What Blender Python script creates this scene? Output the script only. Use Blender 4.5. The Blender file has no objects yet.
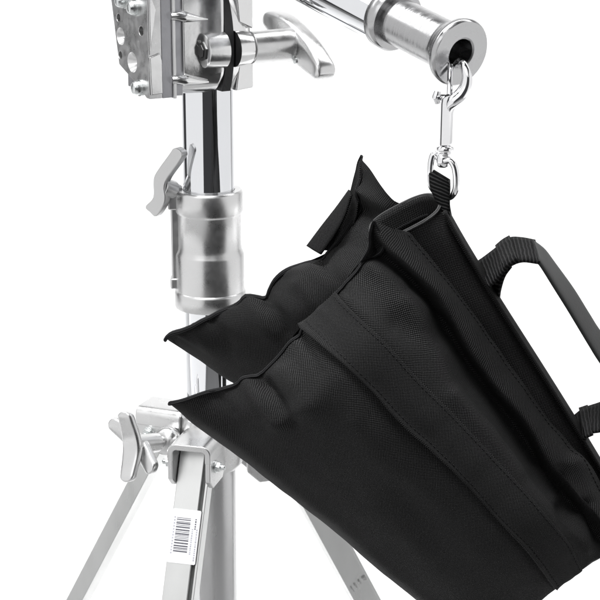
import bpy, bmesh, math, random
import numpy as np
from mathutils import Vector, Matrix, noise

random.seed(7)
PI = math.pi
S = bpy.context.scene
C = S.collection

# ------------------------------------------------------------------ camera
DIST, HALF = 1.1, 0.195
PITCH = math.radians(16)
CP, SP = math.cos(PITCH), math.sin(PITCH)
CAM = Vector((0, -DIST*CP, DIST*SP))
FWD, UP = Vector((0, CP, -SP)), Vector((0, SP, CP))
cam = bpy.data.cameras.new("camera")
cam.sensor_width = 36
cam.lens = 18/(HALF/DIST)
cam.clip_start, cam.clip_end = 0.02, 60
co = bpy.data.objects.new("camera", cam)
C.objects.link(co)
co.location = CAM
co.rotation_euler = (PI/2-PITCH, 0, 0)
S.camera = co


def W(px, py, Y):
    """survey helper: photo position + distance -> a point of the place"""
    t = HALF/DIST
    d = FWD + Vector((1, 0, 0))*((px-300)/300*t) + UP*((300-py)/300*t)
    k = (Y-CAM.y)/d.y
    return CAM + d*k


def proj(p):
    d = Vector(p)-CAM
    z = d.dot(FWD)
    t = HALF/DIST
    return (300+300*d.x/z/t, 300-300*d.dot(UP)/z/t)


# ------------------------------------------------------------------ materials
def mat(name):
    m = bpy.data.materials.new(name)
    m.use_nodes = True
    nt = m.node_tree
    b = nt.nodes["Principled BSDF"]
    return m, nt, b


def N(nt, t, **kw):
    n = nt.nodes.new(t)
    for k, v in kw.items():
        if k.startswith("i_"):
            key = k[2:].replace("_", " ")
            n.inputs[key].default_value = v
        else:
            setattr(n, k, v)
    return n


def metal(name, col, rough, nscale=200, bump=0.0, rvar=0.06, cvar=0.06, bscale=None, stretch=(1, 1, 1), ani=0):
    m, nt, b = mat(name)
    L = nt.links.new
    tc = N(nt, "ShaderNodeTexCoord")
    mp = N(nt, "ShaderNodeMapping")
    mp.inputs["Scale"].default_value = stretch
    L(tc.outputs["Object"], mp.inputs["Vector"])
    n1 = N(nt, "ShaderNodeTexNoise", i_Scale=nscale, i_Detail=5.0, i_Roughness=0.6)
    L(mp.outputs[0], n1.inputs["Vector"])
    r = N(nt, "ShaderNodeMapRange")
    r.inputs["To Min"].default_value = max(0.01, rough-rvar)
    r.inputs["To Max"].default_value = rough+rvar
    r.inputs["From Min"].default_value = .3
    r.inputs["From Max"].default_value = .7
    L(n1.outputs["Fac"], r.inputs["Value"])
    L(r.outputs[0], b.inputs["Roughness"])
    cr = N(nt, "ShaderNodeMix", data_type='RGBA')
    cr.inputs["A"].default_value = (*[c*(1-cvar) for c in col], 1)
    cr.inputs["B"].default_value = (*[min(1, c*(1+cvar)) for c in col], 1)
    L(n1.outputs["Fac"], cr.inputs["Factor"])
    L(cr.outputs["Result"], b.inputs["Base Color"])
    b.inputs["Metallic"].default_value = 1
    if ani:
        b.inputs["Anisotropic"].default_value = ani
    if bump:
        n2 = N(nt, "ShaderNodeTexNoise", i_Scale=bscale or nscale*4, i_Detail=3.0)
        L(mp.outputs[0], n2.inputs["Vector"])
        bp = N(nt, "ShaderNodeBump", i_Strength=bump, i_Distance=0.0006)
        L(n2.outputs["Fac"], bp.inputs["Height"])
        L(bp.outputs[0], b.inputs["Normal"])
    return m


M = {}
M['chrome'] = metal('chrome', (.80, .81, .83), .045, 60, rvar=.02, cvar=.02)
M['hook'] = metal('nickel_plate', (.86, .86, .87), .09, 120, 0.03, rvar=.04, cvar=.03, bscale=300)
M['cast'] = metal('cast_aluminium', (.68, .68, .68), .30, 90, 0.025, .07, .05, bscale=900)
M['cast_rough'] = metal('rough_cast_aluminium', (.58, .58, .58), .36, 120, 0.09, .08, .06, bscale=500)
M['bright'] = metal('polished_cast', (.78, .78, .78), .2, 70, 0.05, .08, .05, bscale=400)
M['turned'] = metal('turned_aluminium', (.44, .44, .445), .24, 150, 0.04, .08, .08, bscale=800)
M['plate'] = metal('machined_grey', (.70, .70, .70), .31, 140, 0.05, .07, .05, bscale=700)
M['darkplate'] = metal('sawn_dark_edge', (.42, .42, .44), .4, 160, 0.08, .08, .12, bscale=700)
M['leg'] = metal('leg_aluminium', (.64, .645, .64), .33, 34, 0.03, .10, .13, bscale=600, stretch=(1, 1, .25))
M['column'] = metal('galvanised_column', (.54, .54, .545), .25, 40, 0.02, .1, .16, bscale=200, stretch=(1, 1, .3))
M['zinc'] = metal('zinc_bolt', (.68, .70, .70), .25, 200, .2)


def simple(name, col, rough, spec=.5, nscale=300, var=.25, bump=.2, bscale=900):
    m, nt, b = mat(name)
    L = nt.links.new
    tc = N(nt, "ShaderNodeTexCoord")
    n1 = N(nt, "ShaderNodeTexNoise", i_Scale=nscale, i_Detail=4.0)
    L(tc.outputs["Object"], n1.inputs["Vector"])
    cr = N(nt, "ShaderNodeMix", data_type='RGBA')
    cr.inputs["A"].default_value = (*[c*(1-var) for c in col], 1)
    cr.inputs["B"].default_value = (*[min(1, c*(1+var)) for c in col], 1)
    L(n1.outputs["Fac"], cr.inputs["Factor"])
    L(cr.outputs["Result"], b.inputs["Base Color"])
    b.inputs["Roughness"].default_value = rough
    b.inputs["Specular IOR Level"].default_value = spec
    if bump:
        n2 = N(nt, "ShaderNodeTexNoise", i_Scale=bscale, i_Detail=2.0)
        L(tc.outputs["Object"], n2.inputs["Vector"])
        bp = N(nt, "ShaderNodeBump", i_Strength=bump, i_Distance=0.0005)
        L(n2.outputs["Fac"], bp.inputs["Height"])
        L(bp.outputs[0], b.inputs["Normal"])
    return m


M['rubber'] = simple('black_rubber', (.012, .012, .013), .5)
M['hole'] = simple('dark_bore', (.03, .03, .03), .6)
M['plastic'] = simple('grey_plastic', (.011, .0115, .0115), .5, .35, 200, .15, .25)
M['blackbolt'] = simple('black_oxide_bolt', (.03, .03, .03), .35, .6)
M['paper'] = simple('label_paper', (.82, .82, .84), .45, .4, 100, .02, 0)
M['ink'] = simple('printed_ink', (.12, .12, .14), .5, .4, 900, .5, 0)
M['inklight'] = simple('faint_print', (.45, .45, .5), .5, .4, 900, .3, 0)
M['floor'] = simple('grey_studio_floor', (.47, .47, .47), .6, .3, 12, .15, .1, 60)
M['backdrop'] = simple('white_paper_backdrop', (.93, .93, .93), .8, .1, 4, .01, 0)


def fabric(name, base, hi, pitch, rough=.62, bumps=.9, ribbed=False, thread=.25):
    """woven nylon: over/under threads in UV space (metres)"""
    m, nt, b = mat(name)
    L = nt.links.new
    uv = N(nt, "ShaderNodeUVMap", uv_map="weave")
    dn = N(nt, "ShaderNodeTexNoise", i_Scale=150.0, i_Detail=2.0)
    L(uv.outputs[0], dn.inputs["Vector"])
    sub = N(nt, "ShaderNodeVectorMath", operation='SUBTRACT')
    L(dn.outputs["Color"], sub.inputs[0])
    sub.inputs[1].default_value = (.5, .5, .5)
    scl = N(nt, "ShaderNodeVectorMath", operation='SCALE')
    L(sub.outputs[0], scl.inputs[0])
    scl.inputs["Scale"].default_value = pitch*.8
    add = N(nt, "ShaderNodeVectorMath", operation='ADD')
    L(uv.outputs[0], add.inputs[0])
    L(scl.outputs[0], add.inputs[1])
    sep = N(nt, "ShaderNodeSeparateXYZ")
    L(add.outputs[0], sep.inputs[0])

    def wave(o):
        a = N(nt, "ShaderNodeMath", operation='MULTIPLY')
        L(o, a.inputs[0])
        a.inputs[1].default_value = 2*PI/pitch
        s = N(nt, "ShaderNodeMath", operation='SINE')
        L(a.outputs[0], s.inputs[0])
        return s.outputs[0]
    if ribbed:
        wv = wave(sep.outputs["X"])
        h = wv
    else:
        mu = N(nt, "ShaderNodeMath", operation='MULTIPLY')
        L(wave(sep.outputs["X"]), mu.inputs[0])
        L(wave(sep.outputs["Y"]), mu.inputs[1])
        h = mu.outputs[0]
    mr = N(nt, "ShaderNodeMapRange")
    mr.inputs["From Min"].default_value = -.35
    mr.inputs["From Max"].default_value = .85
    L(h, mr.inputs["Value"])
    n2 = N(nt, "ShaderNodeTexNoise", i_Scale=1.1/pitch, i_Detail=3.0, i_Roughness=.7)
    L(uv.outputs[0], n2.inputs["Vector"])
    mm = N(nt, "ShaderNodeMath", operation='MULTIPLY')
    L(mr.outputs[0], mm.inputs[0])
    L(n2.outputs["Fac"], mm.inputs[1])
    m2 = N(nt, "ShaderNodeMath", operation='MULTIPLY', use_clamp=True)
    L(mm.outputs[0], m2.inputs[0])
    m2.inputs[1].default_value = 2.2
    cr = N(nt, "ShaderNodeMix", data_type='RGBA')
    cr.inputs["A"].default_value = (*base, 1)
    cr.inputs["B"].default_value = (*hi, 1)
    L(m2.outputs[0], cr.inputs["Factor"])
    L(cr.outputs["Result"], b.inputs["Base Color"])
    b.inputs["Roughness"].default_value = rough
    b.inputs["Specular IOR Level"].default_value = .07
    bp = N(nt, "ShaderNodeBump", i_Strength=bumps, i_Distance=pitch*.28)
    ad = N(nt, "ShaderNodeMath", operation='MULTIPLY_ADD')
    L(n2.outputs["Fac"], ad.inputs[0])
    ad.inputs[1].default_value = thread*1.6
    L(mr.outputs[0], ad.inputs[2])
    L(ad.outputs[0], bp.inputs["Height"])
    L(bp.outputs[0], b.inputs["Normal"])
    return m


M['nylon'] = fabric('black_nylon', (.0018, .0018, .0019), (.054, .054, .0545), .00120, bumps=1.0)
M['band'] = fabric('black_nylon_fine', (.0020, .0020, .0021), (.048, .048, .0485), .00104, bumps=1.0)
M['webbing'] = fabric('black_webbing', (.004, .004, .0043), (.026, .026, .0265), .0019, ribbed=True)
M['binding'] = fabric('binding_tape', (.006, .006, .0065), (.026, .026, .027), .0012, ribbed=True)
M['rim'] = fabric('worn_rim_tape', (.03, .03, .031), (.10, .10, .10), .0013, ribbed=True)


# ------------------------------------------------------------------ object helpers
def empty(name, loc, label=None, cat=None):
    o = bpy.data.objects.new(name, None)
    C.objects.link(o)
    o.location = loc
    o.empty_display_size = .02
    if label:
        o['label'], o['category'] = label, cat
    bpy.context.view_layer.update()
    return o


def obj(name, bm, mats, parent=None, angle=35, bevel=0, seg=2, solid=0, offset=0, subsurf=0, flat=False):
    me = bpy.data.meshes.new(name)
    bm.to_mesh(me)
    bm.free()
    for m in (mats if isinstance(mats, (list, tuple)) else [mats]):
        me.materials.append(M[m])
    for p in me.polygons:
        p.use_smooth = not flat
    if not flat and angle < 180:
        me.set_sharp_from_angle(angle=math.radians(angle))
    o = bpy.data.objects.new(name, me)
    C.objects.link(o)
    if parent:
        o.parent = parent
        o.matrix_parent_inverse = world_of(parent).inverted()
    if solid:
        s = o.modifiers.new("thickness", 'SOLIDIFY')
        s.thickness, s.offset = solid, offset
    if bevel:
        b = o.modifiers.new("bevel", 'BEVEL')
        b.width, b.segments, b.limit_method = bevel, seg, 'ANGLE'
        b.angle_limit = math.radians(40)
        b.harden_normals = True
    if subsurf:
        s = o.modifiers.new("sub", 'SUBSURF')
        s.levels = s.render_levels = subsurf
    return o


def world_of(o):
    m = Matrix.Translation(o.location) if o.type == 'EMPTY' else Matrix.Identity(4)
    return m


def frame(d, ref=(0, 0, 1)):
    d = Vector(d).normalized()
    r = Vector(ref)
    if abs(d.dot(r)) > .98:
        r = Vector((1, 0, 0))
    x = r.cross(d).normalized()
    y = d.cross(x)
    return x, y, d


def lathe(bm, o, d, prof, seg=48, mi=0, cap0=True, cap1=True):
    """prof: list of (distance along d, radius)"""
    x, y, d = frame(d)
    o = Vector(o)
    rings = []
    for t, r in prof:
        rings.append([bm.verts.new(o+d*t+(x*math.cos(a)+y*math.sin(a))*r) for a in [2*PI*i/seg for i in range(seg)]])
    for a, b in zip(rings, rings[1:]):
        for i in range(seg):
            f = bm.faces.new((a[i], a[(i+1) % seg], b[(i+1) % seg], b[i]))
            f.material_index = mi
    if cap0:
        bm.faces.new(rings[0][::-1]).material_index = mi
    if cap1:
        bm.faces.new(rings[-1]).material_index = mi


def prism(bm, pts, o, ex, ey, ez, d0, d1, mi=0, holes=(), hole_mi=0):
    """outline pts in (ex,ey) extruded along ez from d0 to d1; round blind holes (x,y,r,depth,r2) in the d0 cap"""
    o, ex, ey, ez = Vector(o), Vector(ex), Vector(ey), Vector(ez)
    P = lambda p, d: o+ex*p[0]+ey*p[1]+ez*d
    loops = [[(p[0], p[1]) for p in pts]]
    for h in holes:
        loops.append([(h[0]+h[2]*math.cos(-2*PI*i/20), h[1]+h[2]*math.sin(-2*PI*i/20)) for i in range(20)])
    a = [bm.verts.new(P(p, d0)) for l in loops for p in l]
    n = len(pts)
    fl = []
    if holes:
        es, c0 = [], 0
        for l in loops:
            k_ = len(l)
            es += [bm.edges.new((a[c0+q], a[c0+(q+1) % k_])) for q in range(k_)]
            c0 += k_
        res = bmesh.ops.triangle_fill(bm, use_beauty=True, use_dissolve=False, edges=es)
        for f in res['geom']:
            if isinstance(f, bmesh.types.BMFace):
                f.material_index = mi
                fl.append(f)
    else:
        f = bm.faces.new(a)
        f.material_index = mi
        fl.append(f)
    b = [bm.verts.new(P(p, d1)) for p in pts]
    f = bm.faces.new(b[::-1])
    f.material_index = mi
    fl.append(f)
    for i in range(n):
        f = bm.faces.new((a[i], a[(i+1) % n], b[(i+1) % n], b[i]))
        f.material_index = mi
        fl.append(f)
    k = n
    for h in holes:
        ring = a[k:k+20]
        k += 20
        r2 = h[4] if len(h) > 4 else h[2]
        low = [bm.verts.new(P((h[0]+r2*math.cos(-2*PI*i/20), h[1]+r2*math.sin(-2*PI*i/20)), d0+math.copysign(h[3], d1-d0))) for i in range(20)]
        for i in range(20):
            f = bm.faces.new((ring[i], ring[(i+1) % 20], low[(i+1) % 20], low[i]))
            f.material_index = hole_mi
            fl.append(f)
        f = bm.faces.new(low)
        f.material_index = hole_mi
        fl.append(f)
    bmesh.ops.recalc_face_normals(bm, faces=fl)


def catmull(P, n, closed=False):
    """even resampling of a Catmull-Rom curve (numpy array of points)"""
    P = np.asarray(P, float)
    if len(P) == 2:
        t = np.linspace(0, 1, n)[:, None]
        return P[0]*(1-t)+P[1]*t
    if closed:
        Q = np.vstack([P[-1], P, P[0], P[1]])
    else:
        Q = np.vstack([2*P[0]-P[1], P, 2*P[-1]-P[-2]])
    out = []
    for i in range(1, len(Q)-2):
        p0, p1, p2, p3 = Q[i-1:i+3]
        for t in np.linspace(0, 1, 16, endpoint=False):
            out.append(.5*((2*p1)+(-p0+p2)*t+(2*p0-5*p1+4*p2-p3)*t*t+(-p0+3*p1-3*p2+p3)*t**3))
    out.append(Q[-2])
    out = np.array(out)
    s = np.concatenate([[0], np.cumsum(np.linalg.norm(np.diff(out, axis=0), axis=1))])
    t = np.linspace(0, s[-1], n)
    return np.stack([np.interp(t, s, out[:, k]) for k in range(out.shape[1])], axis=1)


def crom_cols(A, m):
    """A: rows x cols x 3 -> Catmull-Rom across rows, uniform parameter, m rows"""
    R = A.shape[0]
    Q = np.concatenate([[2*A[0]-A[1]], A, [2*A[-1]-A[-2]]])
    out = []
    for v in np.linspace(0, R-1, m):
        i = min(int(v), R-2)
        t = v-i
        p0, p1, p2, p3 = Q[i:i+4]
        out.append(.5*((2*p1)+(-p0+p2)*t+(2*p0-5*p1+4*p2-p3)*t*t+(-p0+3*p1-3*p2+p3)*t**3))
    return np.array(out)


def gridmesh(bm, G, closed_v=False, closed_u=False, mi=0, uvs=1.0):
    """G rows x cols x 3; writes a 'weave' uv in metres"""
    uvl = bm.loops.layers.uv.get("weave") or bm.loops.layers.uv.new("weave")
    R, K = G.shape[:2]
    V = [[bm.verts.new(G[r, k]) for k in range(K)] for r in range(R)]
    mr = G[R//2] if not closed_v else G[R//4]
    U = np.concatenate([[0], np.cumsum(np.linalg.norm(np.diff(mr, axis=0), axis=1))])
    mc = G[:, K//2]
    Vv = np.concatenate([[0], np.cumsum(np.linalg.norm(np.diff(mc, axis=0), axis=1))])
    fs = []
    for r in range(R-1 + (1 if closed_v else 0)):
        r2 = (r+1) % R
        v2 = Vv[r+1] if r+1 < R else Vv[-1]+np.linalg.norm(mc[0]-mc[-1])
        for k in range(K-1 + (1 if closed_u else 0)):
            k2 = (k+1) % K
            u2 = U[k+1] if k+1 < K else U[-1]+np.linalg.norm(mr[0]-mr[-1])
            f = bm.faces.new((V[r][k], V[r][k2], V[r2][k2], V[r2][k]))
            f.material_index = mi
            fs.append(f)
            for l, c in zip(f.loops, ((U[k], Vv[r]), (u2, Vv[r]), (u2, v2), (U[k], v2))):
                l[uvl].uv = c
    return fs, V


def tube(bm, pts, r, n=None, seg=10, closed=False, mi=0, flat=1.0, up=None):
    """round (or flattened) rod through points"""
    P = catmull(np.array([tuple(p) for p in pts]), n or len(pts)*6, closed)
    if closed:
        P = P[:-1]
    K = len(P)
    rr = np.interp(np.linspace(0, 1, K), np.linspace(0, 1, len(r)), r) if hasattr(r, '__len__') else np.full(K, r)
    G = np.zeros((K, seg, 3))
    prev = None
    for i in range(K):
        t = P[(i+1) % K]-P[i-1] if closed else P[min(i+1, K-1)]-P[max(i-1, 0)]
        t = t/np.linalg.norm(t)
        if prev is None:
            ref = np.array(up if up is not None else (0, 1, .1))
            if abs(ref @ t)/np.linalg.norm(ref) > .95:
                ref = np.array((1, 0, 0))
        else:
            ref = prev
        x = ref-t*(ref @ t)
        x /= np.linalg.norm(x)
        prev = x
        y = np.cross(t, x)
        for j in range(seg):
            a = 2*PI*j/seg
            G[i, j] = P[i]+(x*math.cos(a)+y*math.sin(a)*flat)*rr[i]
    fs, V = gridmesh(bm, G, closed_u=True, closed_v=closed, mi=mi)
    if not closed:
        fs.append(bm.faces.new(V[0][::-1]))
        fs.append(bm.faces.new(V[-1]))
    bmesh.ops.recalc_face_normals(bm, faces=fs)


def strip(bm, A, B, n=30, m=7, crown=0.0, mi=0, uvswap=True):
    """woven strip between two edge polylines"""
    a = catmull(np.array([tuple(p) for p in A]), n)
    b = catmull(np.array([tuple(p) for p in B]), n)
    G = np.zeros((m, n, 3))
    for j in range(m):
        t = j/(m-1)
        G[j] = a*(1-t)+b*t
        if crown:
            G[j, :, 1] -= crown*4*t*(1-t)
    gridmesh(bm, G, mi=mi)
    return G


def rounded(w, h, r, n=5):
    out = []
    for cx, cy, a0 in ((w/2-r, h/2-r, 0), (-w/2+r, h/2-r, 90), (-w/2+r, -h/2+r, 180), (w/2-r, -h/2+r, 270)):
        for i in range(n+1):
            a = math.radians(a0+90*i/n)
            out.append((cx+r*math.cos(a), cy+r*math.sin(a)))
    return out


def hexagon(r):
    return [(r*math.cos(PI/3*i+.3), r*math.sin(PI/3*i+.3)) for i in range(6)]


# ================================================================== SETTING
FLOOR = -0.86
bm = bmesh.new()
prof = [(.45, FLOOR), (1.6, FLOOR)]
R = .9
for i in range(1, 13):
    a = PI/2*i/12
    prof.append((1.6+R*math.sin(a), FLOOR+R*(1-math.cos(a))))
prof.append((1.6+R, 3.2))
rows = [[bm.verts.new((x, y, z)) for x in np.linspace(-2.9, 2.9, 9)] for y, z in prof]
for a, b in zip(rows, rows[1:]):
    for i in range(8):
        bm.faces.new((a[i], a[i+1], b[i+1], b[i]))
bd = obj('backdrop', bm, 'backdrop', angle=180)
bd['kind'] = 'structure'
bm = bmesh.new()
bm.faces.new([bm.verts.new(p) for p in ((-4, -3.5, FLOOR-.004), (4, -3.5, FLOOR-.004), (4, 3, FLOOR-.004), (-4, 3, FLOOR-.004))])
fl_ = obj('floor', bm, 'floor', angle=180)
fl_['kind'] = 'structure'

# ================================================================== LIGHT STAND
PX = W(210.5, 300, 0).x
K = .655e-3                      # metres per photo pixel at the stand


def zat(py, Y=0, px=210):
    return W(px, py, Y).z


stand = empty('light_stand', (PX, 0, FLOOR),
              'silver metal light stand with chrome column, cast collar and folding tripod legs', 'light stand')
A0 = Vector((PX, 0, 0))
Z = Vector((0, 0, 1))
r_pole = 25.2*K
bm = bmesh.new()
lathe(bm, A0, Z, [(zat(330), r_pole), (zat(20), r_pole)], 96)
obj('riser_tube', bm, 'chrome', stand)
bm = bmesh.new()
lathe(bm, A0, Z, [(zat(425), r_pole*1.03), (zat(300), r_pole*1.03)], 96)
obj('base_tube', bm, 'chrome', stand)

# collar
bm = bmesh.new()
zt = zat(189)
pf = [(0, 25.5), (0, 31.3), (-1, 32.4), (-2.5, 33), (-20, 33), (-22.5, 31.8), (-23.5, 31.1), (-54, 31.1), (-57.5, 31.6), (-61, 33.3), (-63, 33.8), (-97, 33.8),
      (-98, 34.8), (-99.5, 35.2), (-112, 35.2), (-113.5, 34.6), (-114, 33), (-114, 26)]
lathe(bm, A0+Z*zt, Z, [(t*K*1.04, r*K) for t, r in pf], 96, cap0=False, cap1=False)
collar = obj('collar', bm, 'cast', stand, angle=40)
# clamp rib on the left side of the collar
th = math.radians(183)
er = Vector((math.cos(th), math.sin(th), 0))
et = Vector((-math.sin(th), math.cos(th), 0))
bm = bmesh.new()
prism(bm, [(28, -6), (37.5, -6), (37.5, 6), (28, 6)], A0+Z*zt, er*K, et*K, Z*K, -6, -91)
prism(bm, [(28, -8), (39, -8), (39, 8), (28, 8)], A0+Z*zt, er*K, et*K, Z*K, -88, -99)
prism(bm, [(26, -9), (40, -9), (40, 9), (26, 9)], A0+Z*zt, er*K, et*K, Z*K, -2, -19)
obj('clamp_rib', bm, 'cast_rough', collar, bevel=.0012)
# tee knob of the collar
kc = W(161, 187, -.010)
kb = W(178, 191, .000)
bm = bmesh.new()
lathe(bm, kb, kc-kb, [(0, .0046), (.004, .0046), (.0042, .0060), ((kc-kb).length, .0064)], 24)
ax = Vector((-.8, -.6, .03)).normalized()
kq = [(176, 147), (170, 154), (155, 174.5), (152.3, 183), (151.5, 199), (142.5, 209.5), (148, 214.5), (154, 218), (162, 207), (164.8, 198), (164, 187), (167.5, 178), (180, 161), (184.5, 152)]
ko = W(163, 183, -.014)
kpx = (W(164, 183, -.014)-ko).x
ke = Vector((math.cos(.55), -math.sin(.55), 0))
kn = Vector((math.sin(.55), math.cos(.55), 0))
kq2 = [((x-163)*kpx/math.cos(.55)*.97, (183-y)*kpx*1.03) for x, y in kq]
prism(bm, [tuple(p) for p in catmull(np.array(kq2), 57, True)[:-1]], ko, ke, Z, kn, 0, .0062)
obj('tee_knob', bm, 'cast_rough', collar, angle=50, bevel=.0014, seg=3)

# hub
HZ = zat(417)
HUB = A0+Z*HZ
bm = bmesh.new()
lathe(bm, HUB, Z, [(.003, r_pole*1.06), (.003, 29*K), (.0018, 31*K), (-.004, 32*K), (-.012, 33*K), (-.03, 31*K), (-.034, 27*K), (-.034, 14*K)], 64, cap0=False, cap1=False)
hub = obj('hub', bm, 'cast', stand)
# lower column
bm = bmesh.new()
lathe(bm, HUB+Vector((.0015, .002, 0)), Z, [(-.30, 20.5*K), (-.02, 20.5*K)], 64)
obj('centre_column', bm, 'column', stand)

SL = math.radians(26)


def leg_frame(az, SL=SL):
    az = math.radians(az)
    rad = Vector((math.cos(az), math.sin(az), 0))
    wdir = Vector((-math.sin(az), math.cos(az), 0))
    d = rad*math.sin(SL)-Z*math.cos(SL)
    nrm = rad*math.cos(SL)+Z*math.sin(SL)
    e = rad*math.cos(SL*.95)-Z*math.sin(SL*.95)
    return rad, wdir, d, nrm, e


def build_leg(az, start_off, bw, lugh, dz=0.0, taper=0.0, dep=.0105, r1=76, sl=26):
    SL = math.radians(sl)
    rad, wdir, d, nrm, e = leg_frame(az, SL)
    base = HUB+Z*(.001+dz)
    h = bw/2
    t = .0042
    r0_, r1_ = 26*K, r1*K
    # bracket: inverted U, a level top plate with two lugs
    bm = bmesh.new()
    rc = .0062
    arc = lambda r, sx: [(sx*(h-rc+r*math.sin(a_)), -rc+r*math.cos(a_)) for a_ in [PI/2*q/6 for q in range(7)]]
    out = [(-h, -.012)]+arc(rc, -1)[::-1]+arc(rc, 1)+[(h, -.012), (h-t, -.012)]+arc(rc-t, 1)[::-1]+arc(rc-t, -1)+[(-h+t, -.012)]
    prism(bm, out, base, wdir, Z, rad, r0_, r1_)
    br = obj('leg_bracket', bm, 'cast', stand, bevel=.0008)
    for s in (-1, 1):
        bm = bmesh.new()
        lo = [(r0_+taper*.2+.0002, -.0112), (r1_-.0002, -.0112), (r1_, -lugh+.006), (r1_-.006-taper*.15, -lugh), (r0_+.007+taper*.35, -lugh), (r0_+taper*.25, -lugh+.008)]
        prism(bm, lo, base+wdir*s*(h-t/2), rad, Z, wdir, -t/2+.0003, t/2-.0002)
        obj('lug', bm, 'cast', br, bevel=.0008)
        bm = bmesh.new()
        p = base+rad*(r1_-.010)+wdir*s*h-Z*.0165
        lathe(bm, p, wdir*s, [(-.001, .0042), (.001, .0042), (.0011, .0034)], 20)
        prism(bm, hexagon(.0034), p, rad, Z, wdir*s, .001, .0036)
        lathe(bm, p, wdir*s, [(.0030, .0017), (.0060, .0017), (.0066, .0012)], 12)
        obj('pivot_bolt', bm, 'zinc', br, bevel=.0003)
    # leg: outer channel + inner flat bar with a slit at one side
    p0 = base+rad*(r1_-.0165)-Z*start_off
    Lh = (p0.z-FLOOR)/math.cos(SL)
    bm = bmesh.new()
    w2, wall = bw*.355, .0020
    ch = [(-w2, .0), (-w2, -dep), (w2, -dep), (w2, 0), (w2-wall, 0), (w2-wall, -dep+wall), (-w2+wall, -dep+wall), (-w2+wall, 0)]
    prism(bm, ch, p0, wdir, nrm, d, .003, Lh-.01)
    leg = obj('leg', bm, 'leg', stand, bevel=.0005)
    bm = bmesh.new()
    iw = bw*.285
    cx = -.0020
    prism(bm, [(cx-iw, -dep+wall+.001), (cx+iw, -dep+wall+.001), (cx+iw, .0012), (cx-iw, .0012)], p0, wdir, nrm, d, 0, Lh-.012)
    obj('leg_bar', bm, 'leg', leg, bevel=.0006)
    bm = bmesh.new()
    foot = p0+d*(Lh-.02)
    lathe(bm, foot, d, [(0, .013), (.004, .0145), (.02, .0145)], 24)
    obj('rubber_foot', bm, 'rubber', leg)
    return leg, p0, wdir, d, nrm, cx, iw


leg_front = build_leg(-105, .0075, 46*K*.98, .030, -.003)
leg_left = build_leg(158, .0075, 46*K*.98, .026, .004, sl=28)
leg_right = build_leg(19, .0075, 46*K*.98, .046, .0, .012, .016, r1=97, sl=26.5)

# barcode sticker on the front leg
lg, p0, wdir, d, nrm, cx, iw = leg_front
t0 = None
best = 1e9
for i in range(400):
    q = p0+d*(i*.0005)
    e_ = abs(proj(q)[1]-510)
    if e_ < best:
        best, t0 = e_, i*.0005
LH, LW = .0345, .0190
bm = bmesh.new()
o_ = p0+d*t0+wdir*(cx+.0014)+nrm*.0012


def lq(x0, x1, y0, y1, hh, mi, o_=None):
    o_ = o_ or lab_o
    vs = [bm.verts.new(o_+wdir*x+d*y+nrm*hh) for x, y in ((x0, y0), (x1, y0), (x1, y1), (x0, y1))]
    f = bm.faces.new(vs)
    f.material_index = mi
    return f


lab_o = o_
prism(bm, rounded(LW, LH, .001), lab_o+d*LH/2, wdir, d, nrm, .00035, .00012)
rng = random.Random(3)
# bars run across the leg, the code climbs the leg
y = .0055
while y < .0275:
    w_ = rng.choice((.00035, .00035, .0006, .0009))
    lq(-.0062, .0032, y, y+w_, .00041, 1)
    y += w_+rng.choice((.00035, .0006, .0006, .0009))
for k in range(13):            # tiny figures beside the bars
    yy = .0050+k*.0019
    lq(-.0080, -.0071, yy, yy+.0010, .00041, 2)
for col, (n_, x_) in enumerate(((5, .0062), (13, .0046), (15, .0076))):
    yy = .0055 if col == 0 else .0120
    for k in range(n_):
        ww = rng.uniform(.0005, .0014)
        lq(x_, x_+.0009, yy, yy+ww, .00041, 2 if col else 1)
        yy += ww+rng.uniform(.0003, .0006)
bmesh.ops.recalc_face_normals(bm, faces=bm.faces)
lab = obj('barcode_label', bm, ['paper', 'ink', 'inklight'], lg, flat=True)
lab['label'] = 'white paper barcode sticker on the front leg'

# stamped marks on the right leg
lg2, q0, wd2, d2, n2_, cx2, iw2 = leg_right
bm = bmesh.new()
best, t1 = 1e9, 0
for i in range(600):
    e_ = abs(proj(q0+d2*(i*.0005))[1]-571)
    if e_ < best:
        best, t1 = e_, i*.0005
# the side of the leg that faces the camera is the channel's back/side wall
side = wd2 if wd2.dot(CAM-q0) > 0 else -wd2
for i, (u0, v0, ww, hh) in enumerate(((-.0055, 0, .0010, .0035), (-.0025, -.0008, .0012, .003), (.0012, -.0015, .0014, .0026), (.0045, -.002, .003, .0024))):
    q = q0+d2*(t1+v0)+side*(46*K*.98*.41+.00012)+n2_*(-.008+u0)
    vs = [bm.verts.new(q+n2_*a_+d2*b_) for a_, b_ in ((0, 0), (ww, 0), (ww*.8, hh), (0, hh*.8))]
    bm.faces.new(vs)
bmesh.ops.solidify(bm, geom=bm.faces[:], thickness=.00008)
obj('stamped_mark', bm, 'plate', lg2, flat=True)

# locking cross knob on the hub, left side
kc = W(131, 446, -.040)
kb = W(166, 441, -.012)
kd = (kc-kb).normalized()
bm = bmesh.new()
L_ = (kc-kb).length
lathe(bm, kb-kd*.006, kd, [(0, .0085), (.003, .0095), (.006, .0098), (.009, .0088), (.0115, .006), (.0118, .0042), (.0160, .0042), (.0162, .0064), (L_+.004, .0068)], 32)
kx, ky, kz = frame(kd)                  # kx horizontal-ish, ky vertical-ish


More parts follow.
